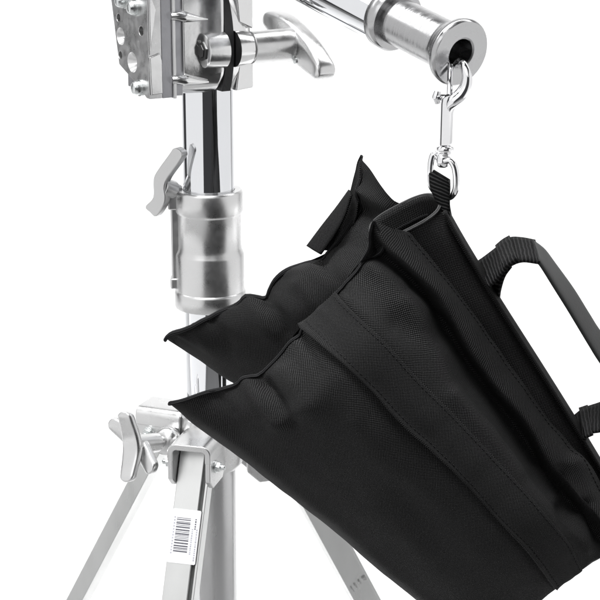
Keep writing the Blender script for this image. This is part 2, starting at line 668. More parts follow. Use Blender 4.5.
def bar(bm, secs, seg=24, pw=.55):
    """cast bar: sections (centre, half-width vector, half-thickness vector), ends closed and rounded"""
    G = []
    for c, a_, b_ in secs:
        ring = []
        for q in range(seg):
            t = 2*PI*q/seg
            x_, y_ = math.cos(t), math.sin(t)
            ring.append(tuple(c+a_*math.copysign(abs(x_)**pw, x_)+b_*math.copysign(abs(y_)**pw, y_)))
        G.append(ring)
    fs, V = gridmesh(bm, np.array(G), closed_u=True)
    bm.faces.new(V[0])
    bm.faces.new(V[-1][::-1])


def endround(s, e=.86):
    return 1.0 if abs(s) < e else math.sqrt(max(.02, 1-((abs(s)-e)/(1-e))**2))


SV = [-1, -.995, -.98, -.955, -.92, -.88]+list(np.linspace(-.82, .82, 21))+[.88, .92, .955, .98, .995, 1]


def wing(bm, ang, half, wid, thick, base_off, bend):
    a = math.radians(ang)
    u = kx*math.cos(a)+ky*math.sin(a)
    v = kz.cross(u)
    secs = []
    for s in SV:
        hgt = bend*(abs(s)**1.6) - bend*.5*math.cos(s*PI)
        k_ = endround(s, .84)
        wd = wid*(1-.22*math.cos(s*PI)*-.5)*k_
        secs.append((kc+u*s*half+kz*(base_off+hgt-thick/2), v*wd, kz*thick/2*(.6+.4*k_)))
    bar(bm, secs, 28, .5)


wing(bm, 101, .0225, .0062, .0062, .003, .0030)
wing(bm, -32, .0235, .0056, .0065, -.003, .0030)
bmesh.ops.remove_doubles(bm, verts=bm.verts, dist=1e-6)
bmesh.ops.recalc_face_normals(bm, faces=bm.faces)
obj('cross_knob', bm, 'cast', stand, angle=50)

# ================================================================== GRIP HEAD
HC = W(210.5, 39, 0)
HC = Vector((PX, 0, HC.z))
t30 = math.radians(30)
ga = Vector((math.cos(t30), math.sin(t30), 0))
gh = Vector((math.sin(t30), -math.cos(t30), 0))
head = empty('grip_head', (PX, 0, HC.z-.035),
             'cast aluminium grip head with bolted side plate and tee handle above the chrome column', 'grip head')
GA, GH, GZ = ga*K, gh*K, Z*K*.89
# bolted plate on the left
out = [(-39, 42), (-25, -24), (17, -41), (35, -51), (41, -51), (41, 142), (17, 138), (-25, 116)]
bm = bmesh.new()
holes = [(-24, 25, 4.2, 10), (26, 17, 5.0, 12), (-22, -14, 4.2, 10), (-20, 6, 9, 7, 4), (5, -18, 10.5, 8, 3.5), (3, 62, 10, 8, 4), (-24, 66, 4.2, 10), (26, 70, 5, 12)]
prism(bm, out, HC, GH, GZ, GA, -80, -67, 0, holes)
pl = obj('side_plate', bm, 'plate', head, bevel=.0007, angle=30)
for (h_, z_, r_) in ((17, 40, 6.5), (22, -42, 6.5), (-9, 44, 6)):
    bm = bmesh.new()
    lathe(bm, HC+GH*h_+GZ*z_+GA*-80, -ga, [(-.001, r_*K*1.2), (.0012, r_*K*1.2), (.0013, r_*K), (.0035, r_*K), (.0052, r_*K*.75), (.0058, r_*K*.35)], 28)
    obj('cap_bolt', bm, 'zinc', pl)
# edge webs of the casting (near edge of the plate): a wedge and a boss
bm = bmesh.new()
prism(bm, [(-79, 60), (-72, 40), (-79, -6)], HC+GH*41, GA, GZ, GH, -3, 1.6)
prism(bm, [(-80, -8), (-69, -4), (-67.5, -12), (-67.5, -46), (-79, -47)], HC+GH*41, GA, GZ, GH, -4, 2.4)
obj('edge_web', bm, 'bright', pl, bevel=.0006)

oct_ = lambda r, zc=0: [(-r*.75, -r*1.02+zc), (r*.62, -r*1.06+zc), (r, -r*.8+zc), (r, 100+zc), (-r*.75, 100+zc)]
bm = bmesh.new()
prism(bm, [(-36, -50), (40, -51.5), (40, 120), (-36, 120)], HC, GH, GZ, GA, -66.5, -56)
obj('backing_plate', bm, 'darkplate', head, bevel=.0004)
bm = bmesh.new()
prism(bm, [(-38, -51), (42, -52.5), (42, 121), (-38, 121)], HC, GH, GZ, GA, -56, -52.6)
obj('shim_plate', bm, 'plate', head, bevel=.0004)
bm = bmesh.new()
prism(bm, [(-34, -48), (38, -50.5), (38, 118), (-34, 118)], HC, GH, GZ, GA, -52.6, -44.6)
obj('spacer_plate', bm, 'darkplate', head, bevel=.0003)

# main cast body: near face flat, flaring to the split line
bm = bmesh.new()
secs = [(-44.6, 41, 51), (-30, 42, 52), (-17, 43, 52), (-9, 47, 50), (-5, 46.5, 47)]


def ring_sec(s, hn, zb):
    pts = []
    # near side, from the bottom upward: rounded lower corner, then bulge
    for i in range(9):
        a = -PI/2+PI/2*i/8
        pts.append((hn-14+14*math.cos(a)-6*(1-i/8), -zb+22+22*math.sin(a)))
    for z in (-5, 20, 45):
        pts.append((hn, z))
    pts += [(hn-4, 75), (hn-14, 105), (-30, 110), (-36, 40), (-34, -30), (-20, -zb)]
    return [tuple(HC+GA*s+GH*h+GZ*z) for h, z in pts]


G = np.array([ring_sec(*s) for s in secs])
fs, V = gridmesh(bm, G, closed_u=True)
bm.faces.new(V[0]), bm.faces.new(V[-1][::-1])
bmesh.ops.recalc_face_normals(bm, faces=bm.faces)
body = obj('body', bm, 'bright', head, angle=38, bevel=.0008)
# two cast ribs on the body
for zz in (32, -33):
    bm = bmesh.new()
    tube(bm, [HC+GA*-57+GH*42+GZ*zz, HC+GA*-50+GH*43.5+GZ*zz, HC+GA*-34+GH*43.2+GZ*(zz-3), HC+GA*-20+GH*42+GZ*(zz-5)], [.0022, .0034, .0020, .0006], 24, 12)
    obj('cast_rib', bm, 'bright', body)
# bolt boss with hex head
BZ = -5
bm = bmesh.new()
bo = HC+GH*45+GZ*BZ
lathe(bm, bo, ga, [(-27*K, 13.5*K), (-26*K, 15.5*K), (-14*K, 16.5*K), (-6*K, 17*K)], 32)
obj('bolt_boss', bm, 'bright', body)
bm = bmesh.new()
prism(bm, hexagon(9.5*K), bo+GH*1.5, gh, Z, ga, -29*K, -26*K)
prism(bm, hexagon(6.5*K), bo+GH*1.5, gh, Z, ga, -30.5*K, -29.01*K)
obj('hex_bolt', bm, 'blackbolt', head, bevel=.0004)


def jaw_outline(hn, zb, grow=0):
    pts = []
    for i in range(25):
        z = -zb+(zb+75)*i/24
        pts.append((hn-(abs(z+3)/49)**2.3*9.5 if z < 62 else hn-16-(z-62), z))
    pts += [(-28, 70), (-34, 0), (-24, -zb)]
    return pts


bm = bmesh.new()
prism(bm, jaw_outline(48.5, 50), HC, GH, GZ, GA, -5, 4.2)
obj('friction_pad', bm, 'rubber', head, bevel=.0004)
bm = bmesh.new()
secs = [(4.2, 45.5, 49), (11, 45, 50), (18, 42, 51), (25, 39, 51), (28, 36, 50)]
G = np.array([[tuple(HC+GA*s+GH*h+GZ*z) for h, z in jaw_outline(hn, zb)] for s, hn, zb in secs])
fs, V = gridmesh(bm, G, closed_u=True)
bm.faces.new(V[0]), bm.faces.new(V[-1][::-1])
bmesh.ops.recalc_face_normals(bm, faces=bm.faces)
jaw = obj('jaw', bm, 'bright', head, angle=40, bevel=.0006)
bm = bmesh.new()
lathe(bm, bo, ga, [(5*K, 17*K), (12*K, 16.5*K), (20.5*K, 15*K), (21*K, 14*K)], 32)
obj('jaw_boss', bm, 'bright', jaw)
bm = bmesh.new()
prism(bm, [(8, -50), (27, -48), (27, -14), (12, -20)], HC+GH*41, GA, GZ, GH, -6, 2.2)
prism(bm, [(12, 22), (27, 14), (27, 70), (8, 70)], HC+GH*41, GA, GZ, GH, -6, 2.2)
obj('jaw_web', bm, 'bright', jaw, bevel=.0009)
# tee handle
bm = bmesh.new()
lathe(bm, bo, ga, [(21.4*K, 12*K), (23*K, 15*K), (60*K, 15.6*K), (66*K, 16*K), (68*K, 15*K)], 40)
wc = bo+GA*66
u = (GH*55-GZ*25)
ul = u.length
u = u/ul
v = ga.cross(u).normalized()
if v.z < 0:
    v = -v
secs = []
for s in SV:
    top = 6+11.5*(1-abs(s)**2.4)
    bot = -11+3*s*s-4*(1-abs(s)**1.2)
    k_ = endround(s, .88)
    secs.append((wc+u*K*(s*58)+v*K*((top+bot)/2)+ga*K*8.5, v*K*((top-bot)/2*k_), ga*K*(10.5*(.7+.3*k_))))
bar(bm, secs, 36, .52)
bmesh.ops.recalc_face_normals(bm, faces=bm.faces)
obj('tee_handle', bm, 'cast', head, angle=60)
bm = bmesh.new()
lathe(bm, wc+u*K*-2+v*K*-18*0+GH*14-GZ*16-ga*K*2, -ga, [(-.0005, .0022), (.0004, .0022), (.0007, .0012)], 16)
obj('handle_pin', bm, 'zinc', head)

# ================================================================== ARM
FC = W(461.5, 53.5, -.205)
ad = Vector((.56, -.80, -.21)).normalized()        # towards the open end
arm = empty('spigot_arm', FC-ad*.24, 'chrome arm tube with flanged aluminium end holding the snap hook', 'arm')
bm = bmesh.new()
rs = .0125
pf = [(-.084, rs), (-.0125, rs), (-.0095, rs+.0007), (-.0065, .0158), (-.0045, .0172), (-.002, .0176), (-.0008, .0173), (0, .0166), (0, .0082), (-.0006, .0074), (-.030, .0072)]
gr = random.Random(5)
gro = [(-.084+i*.00045, rs+gr.uniform(-.000018, .000018)) for i in range(158)]
fac = [(0, .0166-i*.00035) for i in range(1, 24)]
fac = [(gr.uniform(-.00002, .00002), r) for t, r in fac]
lathe(bm, FC, ad, gro+pf[1:8]+fac+pf[8:], 96, cap0=False)
obj('flanged_spigot', bm, 'turned', arm, angle=40)
bm = bmesh.new()
lathe(bm, FC, ad, [(-.053, rs), (-.053, .0158), (-.0545, .0168), (-.0605, .0168), (-.062, .0158)], 96, cap0=False, cap1=False)
obj('end_ring', bm, 'turned', arm, angle=40)
bm = bmesh.new()
lathe(bm, FC, ad, [(-.42, .0156), (-.0615, .0156)], 96)
obj('arm_tube', bm, 'chrome', arm)
# cross pin inside the bore, and the dark cross hole in the lower wall
ex, ey, ez = frame(ad)
bm = bmesh.new()
lathe(bm, FC-ad*.016-ey*.0072, ey, [(0, .0042), (.0012, .0042), (.0013, .003), (.0030, .003)], 24)
obj('bore_pin', bm, 'turned', arm)

# ================================================================== SANDBAG
bag = empty('sandbag', W(440, 430, -.2), 'black nylon double pouch sandbag hanging from the flanged arm by a snap hook', 'sandbag')


def lerp(a, b, t):
    return a+(b-a)*t


def pouch_rows(rows, NU, ease=.24, p=2.2):
    """rows: list of (pixel polyline, Y at left end, Y middle, Y right end) -> rows x NU x 3"""
    out = []
    for pts, yl, ym, yr in rows:
        q = catmull(np.array(pts, float), NU)
        uu = np.linspace(0, 1, NU)
        line = []
        for (x, y), t in zip(q, uu):
            bl = 1-(1-min(t/ease, 1))**p
            br_ = 1-(1-min((1-t)/ease, 1))**p
            Yv = ym+(yl-ym)*(1-bl)+(yr-ym)*(1-br_)
            line.append(tuple(W(x, y, Yv)))
        out.append(line)
    return np.array(out)


def blend(a, b, f, left=None, dec=.16, n=14):
    A, B = catmull(np.array(a, float), n), catmull(np.array(b, float), n)
    Q = A*(1-f)+B*f
    if left is not None:
        dx = np.array(left)-Q[0]
        for i in range(n):
            Q[i] += dx*math.exp(-(i/(n-1))/dec)
    return [tuple(q) for q in Q]


r0 = [(168, 402), (200, 430), (235, 454), (270, 481), (310, 513), (345, 540), (380, 571), (415, 600), (450, 629), (480, 654)]
r3 = [(303, 325), (323, 343), (370, 388), (400, 420), (435, 452), (468, 485), (496, 517), (527, 549), (557, 587)]
r4 = [(336, 291), (361, 318), (389, 346), (419, 380), (456, 417), (493, 457), (521, 487), (542, 511), (575, 552)]
r4 = r4[:-1]+[(568, 543), (582, 570)]
r5 = [(348, 278), (372, 296), (402, 327), (440, 372), (475, 410), (508, 450), (530, 480), (556, 512), (592, 561)]
r6 = [(360, 264), (385, 277), (420, 312), (443, 350), (463, 385), (493, 424), (515, 457), (535, 485), (562, 515), (602, 557)]
r7 = [(371, 251), (386, 258), (420, 290), (446, 327), (470, 366), (500, 406), (525, 440), (545, 475), (572, 505), (612, 553)]
r8 = [(374, 224), (387, 246), (412, 269), (439, 296), (457, 327), (485, 372), (508, 400), (530, 428), (550, 463), (580, 500), (625, 552)]
r9 = [(409, 232), (430, 256), (448, 279), (485, 329), (518, 376), (550, 422), (567, 441), (600, 485), (640, 546)]

YS = -.218
SEAM = {.035: (180, 399.5), .13: (205, 391), .35: (240, 381.5), .66: (266, 367), .88: (288, 342)}


def fr(f, yl, ym, yr):
    return (blend(r0, r3, f, SEAM[f]), yl, ym, yr)


front = [
    # hidden back of the pouch, from the top down to the fold
    (blend(r4, r8, .93, (370, 249)), -.228, -.200, -.215),
    (blend(r4, r6, .9, (356, 267)), -.229, -.190, -.21),
    (r4, -.230, -.180, -.20),
    (r3, -.228, -.170, -.195),
    fr(.88, -.226, -.166, -.19),
    fr(.66, -.224, -.164, -.19),
    fr(.35, -.222, -.166, -.19),
    fr(.13, -.220, -.174, -.19),
    fr(.035, -.218, -.184, -.20),
    (r0, -.216, -.199, -.212),
    fr(.035, -.218, -.216, -.218),
    fr(.13, -.220, -.226, -.224),
    fr(.35, -.222, -.245, -.228),
    fr(.66, -.224, -.2595, -.232),
    fr(.88, -.226, -.2645, -.234),
    (r3, -.228, -.2640, -.236),
    (blend(r3, r4, .5), -.229, -.2635, -.237),
    (r4, -.230, -.2600, -.237),
    (r5, -.230, -.2540, -.236),
    (r6, -.229, -.2455, -.234),
    (r7, -.226, -.2280, -.230),
    (r8, -.232, -.2400, -.236),
    (blend(r8, r9, .55), -.228, -.2360, -.233),
    (r9, -.222, -.2260, -.226),
]
F0 = 4                                  # rows added at the back
NU, NV = 190, 230
base_rows = pouch_rows(front, NU)


def grid_normals(G):
    du = np.gradient(G, axis=1)
    dv = np.gradient(G, axis=0)
    n = np.cross(du, dv)
    n /= np.linalg.norm(n, axis=2, keepdims=True)+1e-12
    return n


def wrinkle(G, flip, fields, amp=.0012, sc=38, seamamp=.0016, seamlen=.07, creases=(), vmin=0):
    """soft cloth unevenness and puckers running in from the end seams"""
    n = grid_normals(G)*flip
    Rr, Kk = G.shape[:2]
    out = G.copy()
    for r in range(Rr):
        for k in range(Kk):
            p = G[r, k]
            u_ = k/(Kk-1)
            v_ = r/(Rr-1)
            edge = min(u_, 1-u_)
            soft = noise.noise(Vector((p[0]*sc, p[1]*sc, p[2]*sc)))*.6+.4*noise.noise(Vector((p[0]*sc*2.3+7, p[1]*sc, p[2]*sc*2.3)))
            h = amp*soft*min(1, edge/.03)
            pk = noise.noise(Vector((v_*34, u_*3, 1.7)))+.5*noise.noise(Vector((v_*80, u_*5, 4.7)))
            h += seamamp*pk*math.exp(-edge/seamlen)*min(1, edge/.012)
            for (cu, cv, au, av, hh) in fields:
                h += hh*math.exp(-((u_-cu)/au)**2-((v_-cv)/av)**2)
            if v_ > vmin:
                qx, qy = proj(p)
                for (x0, y0, x1, y1, w_, hh) in creases:
                    dx, dy = x1-x0, y1-y0
                    l2 = dx*dx+dy*dy
                    t = ((qx-x0)*dx+(qy-y0)*dy)/l2
                    tc_ = min(1, max(0, t))
                    d2_ = (qx-x0-dx*tc_)**2+(qy-y0-dy*tc_)**2
                    if d2_ < 9*w_*w_:
                        h += hh*math.exp(-d2_/(w_*w_))*(1-.5*tc_)
            out[r, k] = p+n[r, k]*h
    return out


FG = crom_cols(base_rows, NV)
nn = grid_normals(FG)
sgn = 1 if (nn[NV*2//3, NU//2] @ np.array(tuple(CAM-Vector(FG[NV*2//3, NU//2])))) > 0 else -1
rv = lambda row: (row+F0)/(len(front)-1)
dents = [(.40, rv(9), .10, .03, .0012), (.65, rv(8.5), .08, .05, -.0014), (.16, rv(8.6), .03, .05, .0020)]
folds = [
    (264, 382, 292, 424, 6, -.0052), (248, 384, 276, 424, 8, .0040), (285, 372, 312, 408, 10, .0030),
    (215, 394, 232, 412, 7, -.0022), (300, 336, 318, 372, 6, -.0022),
    (398, 324, 434, 338, 14, -.0034), (408, 300, 438, 310, 9, .0014), (372, 268, 400, 283, 8, .0025), (350, 300, 392, 335, 9, .0018),
    (455, 395, 520, 470, 8, .0022), (360, 420, 430, 500, 16, .0022), (400, 500, 450, 560, 18, -.0028), (300, 440, 360, 500, 22, -.0020),
    (566, 474, 586, 500, 9, -.0040), (576, 462, 604, 482, 8, .0036), (578, 518, 588, 548, 6, .0035), (560, 505, 570, 540, 6, -.0025),
    (590, 505, 600, 535, 6, -.0035), (540, 470, 556, 500, 7, .0022),
]
FG2 = wrinkle(FG, sgn, dents, amp=.0010, seamamp=.0012, seamlen=.04, creases=folds, vmin=rv(0.2))
bm = bmesh.new()
fs, V = gridmesh(bm, FG2)
fs.append(bm.faces.new([V[i][-1] for i in range(0, NV)]))
bmesh.ops.recalc_face_normals(bm, faces=fs)
fp = obj('front_pouch', bm, 'nylon', bag, angle=60)

# sewn band across the front pouch
iv0, iv1 = int(rv(11.0)*(NV-1)), int(rv(13.0)*(NV-1))
nb = grid_normals(FG2)*sgn
sub = []
m_ = 26
for j in range(m_):
    t = j/(m_-1)
    r_ = iv0+(iv1-iv0)*t
    i_ = int(r_)
    f_ = r_-i_
    base = FG2[i_]*(1-f_)+FG2[min(i_+1, NV-1)]*f_
    nrm_ = nb[i_]
    kk = np.arange(NU)
    lift = .0013+.0034*np.exp(-t/.10)*(.6+.4*np.sin(kk*.09+1.3*np.sin(kk*.03)))
    sub.append(base+nrm_*lift[:, None])
BG = np.array(sub)[:, 1:NU-1]
bm = bmesh.new()
gridmesh(bm, BG)
obj('sewn_band', bm, 'band', fp, angle=180, solid=.0011, offset=0)


def stitches(name, P, nrm_, parent, pitch=.0028, ln=.0018, r=.00024, off=.0002, m='rim'):
    s = np.concatenate([[0], np.cumsum(np.linalg.norm(np.diff(P, axis=0), axis=1))])
    bm = bmesh.new()
    t = pitch
    while t < s[-1]-pitch:
        a_ = np.array([np.interp(t, s, P[:, k]) for k in range(3)])
        b_ = np.array([np.interp(t+ln, s, P[:, k]) for k in range(3)])
        n_ = np.array([np.interp(t, s, nrm_[:, k]) for k in range(3)])
        mid = (a_+b_)/2+n_*(off+r*.5)
        tube(bm, [a_+n_*(off-r), mid, b_+n_*(off-r)], r, 5, 5)
        t += pitch*random.uniform(.93, 1.07)
    return obj(name, bm, m, parent, angle=180)


bn = grid_normals(BG)*sgn
stitches('stitching', BG[3], bn[3], fp, off=.0006, m='binding')
stitches('stitching', BG[-3], bn[-3], fp, off=.0006, m='binding')
ist = int(rv(18.72)*(NV-1))
stitches('stitching', FG2[ist], nb[ist], fp, m='binding')

# end seam tape of the front pouch
seam_rows = list(range(int(rv(5)*(NV-1)), int(rv(16.0)*(NV-1)), 2))
sp = [FG2[i, 1] for i in seam_rows]
bm = bmesh.new()
tube(bm, sp, .0017, len(sp)*2, 8, flat=.6)
obj('seam_tape', bm, 'binding', fp, angle=180)
# little leaf of seam allowance sticking up at the pouch corner
bm = bmesh.new()
L1 = [W(361, 262, -.2315), W(369, 248, -.2325), W(369.5, 235, -.2330), W(373, 222, -.2335)]
L2 = [W(372, 258, -.2285), W(377, 251, -.2265), W(377, 238, -.2240), W(375, 223, -.2325)]
strip(bm, L1, L2, 24, 7)
L3 = [W(372, 258, -.2285), W(382, 251, -.2315), W(384, 240, -.2335), W(375, 222.5, -.2335)]
strip(bm, L2, L3, 24, 7)
obj('seam_leaf', bm, 'band', fp, angle=180, solid=.0009)
bm = bmesh.new()
tube(bm, L1+[W(375, 221.5, -.234)]+L3[::-1], .0007, 40, 6)
obj('seam_leaf_edge', bm, 'binding', fp, angle=180)

# ---------------- rear pouch
q0 = [(165, 338), (190, 354), (222, 376), (250, 392), (290, 416), (340, 445), (390, 500), (430, 545)]
q9 = [(361, 157), (372, 170), (384, 188), (394, 200), (415, 215), (460, 280), (520, 365), (600, 470)]
qs = [(0, (165, 338)), (.06, (178, 333)), (.18, (207, 317)), (.35, (240, 303)), (.5, (266, 289)), (.62, (292, 280)), (.75, (322, 259)), (.86, (349, 231)), (.93, (357, 208)), (.97, (360, 184)), (1, (361, 157))]
RS = {.05: (176, 333.5), .16: (205, 318), .32: (238, 304), .50: (266, 289.5),   .66: (290, 269), .80: (329, 251), .89: (352, 222), .95: (359.5, 190)}


def rr_(f, yl, ym, yr):
    return (blend(q0, q9, f, RS[f]), yl, ym, yr)


rear = [
    (blend(q0, q9, .985, (361, 160)), -.1305, -.150, -.17),
    rr_(.95, -.134, -.120, -.15),
    rr_(.89, -.131, -.100, -.13),
    rr_(.80, -.127, -.085, -.12),
    rr_(.66, -.122, -.072, -.11),
    rr_(.50, -.119, -.064, -.10),
    rr_(.32, -.117, -.062, -.09),
    rr_(.16, -.115, -.066, -.09),
    rr_(.05, -.113, -.074, -.09),
    (q0, -.110, -.088, -.11),
    rr_(.05, -.113, -.106, -.12),
    rr_(.16, -.115, -.124, -.13),
    rr_(.32, -.117, -.140, -.14),
    rr_(.50, -.119, -.152, -.15),
    rr_(.66, -.122, -.158, -.16),
    rr_(.80, -.127, -.160, -.165),
    rr_(.89, -.131, -.160, -.17),
    rr_(.95, -.134, -.162, -.175),
    (q9, -.130, -.165, -.18),
]
RG = crom_cols(pouch_rows(rear, 130, .2), 150)
nn = grid_normals(RG)
sg2 = 1 if (nn[90, 30] @ np.array(tuple(CAM-Vector(RG[90, 30])))) > 0 else -1
ru = lambda row: (row+4)/(len(rear)-1)
rfolds = [(262, 296, 286, 332, 8, -.0055), (250, 300, 270, 334, 8, .0030), (212, 320, 230, 345, 7, -.0035), (196, 330, 208, 346, 6, .0022),
          (322, 262, 342, 286, 8, -.004), (362, 212, 392, 226, 7, -.006), (362, 190, 386, 206, 6, .0035), (300, 284, 320, 310, 8, .003)]
RG2 = wrinkle(RG, sg2, [], seamamp=.0027, seamlen=.06, creases=rfolds, vmin=ru(0.2))
bm = bmesh.new()
fs, V = gridmesh(bm, RG2)
fs.append(bm.faces.new([V[i][-1] for i in range(0, 150)]))
bmesh.ops.recalc_face_normals(bm, faces=fs)
rp = obj('rear_pouch', bm, 'nylon', bag, angle=60)
sp = []
for i in range(int(ru(5)*149), 150, 2):
    p = RG2[i, 0].copy()
    w_ = noise.noise(Vector((i*.09, 3.1, 0)))
    p += np.array((.0010*w_, 0, .0020*noise.noise(Vector((i*.13, 9.1, 0)))))
    sp.append(p)
bm = bmesh.new()
tube(bm, sp, .0021, len(sp)*2, 8, flat=.55)
obj('seam_tape', bm, 'binding', rp, angle=180)
# flat loose tab at the rear corner
bm = bmesh.new()
strip(bm, [W(307, 246, -.130), W(322, 226, -.131), W(337, 207, -.131), W(349.5, 190, -.130)],
      [W(321, 254.5, -.137), W(334, 236, -.138), W(344.5, 217, -.138), W(351.5, 195, -.136)], 30, 6, .0006)
obj('corner_tab', bm, 'band', rp, angle=180, solid=.0014)
# seam allowance turned back between the tab and the peak
bm = bmesh.new()
strip(bm, [W(316, 251, -.128), W(331, 236, -.128), W(341, 219, -.128), W(348.5, 198, -.127), W(354, 176, -.127), W(357.5, 163, -.128), W(361, 155.5, -.130)],
      [W(331, 251, -.1275), W(348, 234, -.1315), W(356, 218, -.134), W(358, 204, -.1355), W(361, 188, -.1355), W(360, 172, -.134), W(362.5, 156, -.131)], 40, 8, -.002)
obj('seam_flap', bm, 'nylon', rp, angle=180, solid=.0008)

# ---------------- spine sleeve (flattened fabric tube, open at its end)
ridge = [(438, 200), (480, 270), (500, 303), (540, 366), (572, 417), (600, 463), (640, 529)]
leftl = [(372, 234), (400, 285), (440, 350), (480, 410), (520, 465), (550, 500), (592, 545)]
NS, SEG = 70, 56
ra = catmull(np.array(ridge, float), NS)
la = catmull(np.array(leftl, float), NS)
G = np.zeros((NS, SEG, 3))
for i in range(NS):
    c = (ra[i]+la[i])/2
    hl = (ra[i]-la[i])/2
    tk = lerp(13, 7, min(1, i/14))
    hv = np.array((.52, .855))*tk
    for j in range(SEG):
        a = 2*PI*j/SEG
        ca, sa = math.cos(a), math.sin(a)
        ca_ = math.copysign(abs(ca)**.72, ca)
        sa_ = math.copysign(abs(sa)**.72, sa)
        p = c+hl*ca_+hv*sa_
        Yv = -.207 - .0115*sa_ - .003*ca_
        Yv -= .0015*noise.noise(Vector((i*.10, a*1.2, .3)))
        G[i, j] = tuple(W(p[0], p[1], Yv))
bm = bmesh.new()
gridmesh(bm, G.transpose(1, 0, 2), closed_v=True)
bmesh.ops.recalc_face_normals(bm, faces=bm.faces)
sl = obj('spine_sleeve', bm, 'nylon', bag, angle=180, solid=.0012, offset=-1)
bm = bmesh.new()
tube(bm, [G[0, j] for j in range(0, SEG, 2)], .0010, 120, 8, closed=True)
obj('sleeve_rim', bm, 'rim', sl, angle=180)
# second fabric edge inside the mouth
bm = bmesh.new()
inn = [G[3, j]*.82+G[3].mean(axis=0)*.18 for j in range(30, 50, 2)]
tube(bm, inn, .0007, 40, 6)
obj('inner_hem', bm, 'binding', sl, angle=180)
# bound edge along the spine
bm = bmesh.new()
e1 = [W(446, 208, -.212), W(463, 238, -.212), W(481, 268, -.212), W(502, 303, -.212), W(541.5, 365, -.212), W(573.5, 416, -.212), W(602, 463, -.212), W(640, 526, -.212)]
e2 = [W(443, 212, -.222), W(459, 241, -.222), W(476, 270, -.222), W(497, 305, -.222), W(536.5, 367, -.222), W(568.5, 418, -.222), W(597, 465, -.222), W(635, 528, -.222)]
strip(bm, e1, e2, 90, 6, .0012)
obj('spine_binding', bm, 'band', sl, angle=180, solid=.0016)
P_ = catmull(np.array([tuple(p) for p in e2]), 90)
bm = bmesh.new()
tube(bm, [p+np.array((.0008, -.0006, .0003)) for p in P_[::3]], .00075, 120, 6)
obj('spine_piping', bm, 'band', sl, angle=180)

# ---------------- webbing loop at the hook
bm = bmesh.new()
strip(bm, [W(429.5, 170, -.213), W(430, 180, -.2135), W(433, 193, -.214), W(440, 207, -.2145), W(446, 221, -.215)],
      [W(448.5, 181, -.2165), W(449.5, 190, -.217), W(450, 202, -.217), W(449.5, 212, -.217), W(452, 224, -.217)], 26, 6, .0008)
strip(bm, [W(429.5, 169.5, -.213), W(431, 170, -.205), W(432, 180, -.203), W(436, 195, -.203), W(446, 218, -.205)],
      [W(448.5, 180.5, -.2165), W(449.5, 181.5, -.2085), W(450, 190, -.206), W(449.5, 204, -.206), W(452, 221, -.208)], 26, 6)
obj('hanging_loop', bm, 'webbing', bag, angle=180, solid=.0016)

# ---------------- carrying handle
handle_root = None
bm = bmesh.new()
hA = [W(478, 262, -.2), W(484, 258, -.2), (W(496, 249, -.2)), W(509, 239, -.2), W(521, 238.5, -.2), W(535, 241, -.2)]
hB = [W(489, 287, -.226), W(496, 280, -.227), W(503, 272, -.228), W(511, 265, -.228), W(523, 261, -.228), W(540, 263, -.228)]
strip(bm, hA, hB, 40, 8)
# inner ply running down to the seam
strip(bm, [W(511, 266, -.227), W(504, 276, -.224), W(500, 290, -.218), W(499, 302, -.212)],
      [W(502, 272, -.205), W(493, 279, -.205), W(489, 288, -.207), W(489, 296, -.21)], 24, 6)
obj('handle_strap', bm, 'webbing', bag, angle=180, solid=.0017)
bm = bmesh.new()
hA2 = [W(496, 246.5, -.199), (W(503, 240.5, -.199)), W(510, 236.5, -.199)]
hB2 = [W(504, 268, -.2305), W(511, 262.5, -.2305), W(518, 258.5, -.2305)]
strip(bm, hA2, hB2, 14, 6)
obj('strap_fold', bm, 'webbing', bag, angle=180, solid=.0017)
bm = bmesh.new()
# far end of the handle
strip(bm, [W(650, 385, -.2), W(632, 394, -.2), W(612, 399, -.2), W(598, 404, -.2), W(584, 409, -.2), W(573, 417, -.203)],
      [W(648, 425, -.228), W(628, 428, -.228), W(610, 430, -.228), W(598, 431.5, -.228), W(588, 434, -.227), W(583, 444, -.222)], 40, 8)
strip(bm, [W(588, 406, -.199), W(579, 409, -.199)], [W(593, 434, -.2305), W(586, 437, -.2305)], 8, 6)
hd = obj('handle_strap', bm, 'webbing', bag, angle=180, solid=.0017)
bm = bmesh.new()
gA = [W(531, 240, -.2), W(543, 249, -.2), W(553, 262, -.2), W(572, 288, -.202), W(587, 312, -.204), W(600, 332, -.204), W(630, 370, -.202), W(650, 385, -.2)]
gB = [W(538, 262, -.228), W(543, 269, -.228), W(556, 290, -.228), W(569, 311, -.228), W(590, 346, -.228), W(602, 365, -.228), W(630, 404, -.228), W(648, 425, -.229)]
n_ = 60
a = catmull(np.array([tuple(p) for p in gA]), n_)
b = catmull(np.array([tuple(p) for p in gB]), n_)
G = []
for i in range(n_):
    t = np.gradient(a, axis=0)[i]
    wv = b[i]-a[i]
    up_ = np.cross(t, wv)
    up_ /= np.linalg.norm(up_)
    if up_[2] < 0:
        up_ = -up_
    c = (a[i]+b[i])/2
    ring = []
    for j in range(24):
        an = 2*PI*j/24
        cx_, sx_ = math.cos(an), math.sin(an)
        ring.append(c+wv*.5*math.copysign(abs(cx_)**.6, cx_)+up_*.0017*math.copysign(abs(sx_)**.6, sx_)*(1 if sx_ > 0 else .8))
    G.append(ring)
G = np.array(G)
bm = bmesh.new()
fs, V = gridmesh(bm, G, closed_u=True)
bm.faces.new(V[0]), bm.faces.new(V[-1][::-1])
bmesh.ops.recalc_face_normals(bm, faces=bm.faces)
gp = obj('handle_grip', bm, 'plastic', bag, angle=60)
# ---------------- swivel snap hook
YH = -.2145
hk = lambda x, y, dy=0: W(x, y, YH+dy)
bm = bmesh.new()
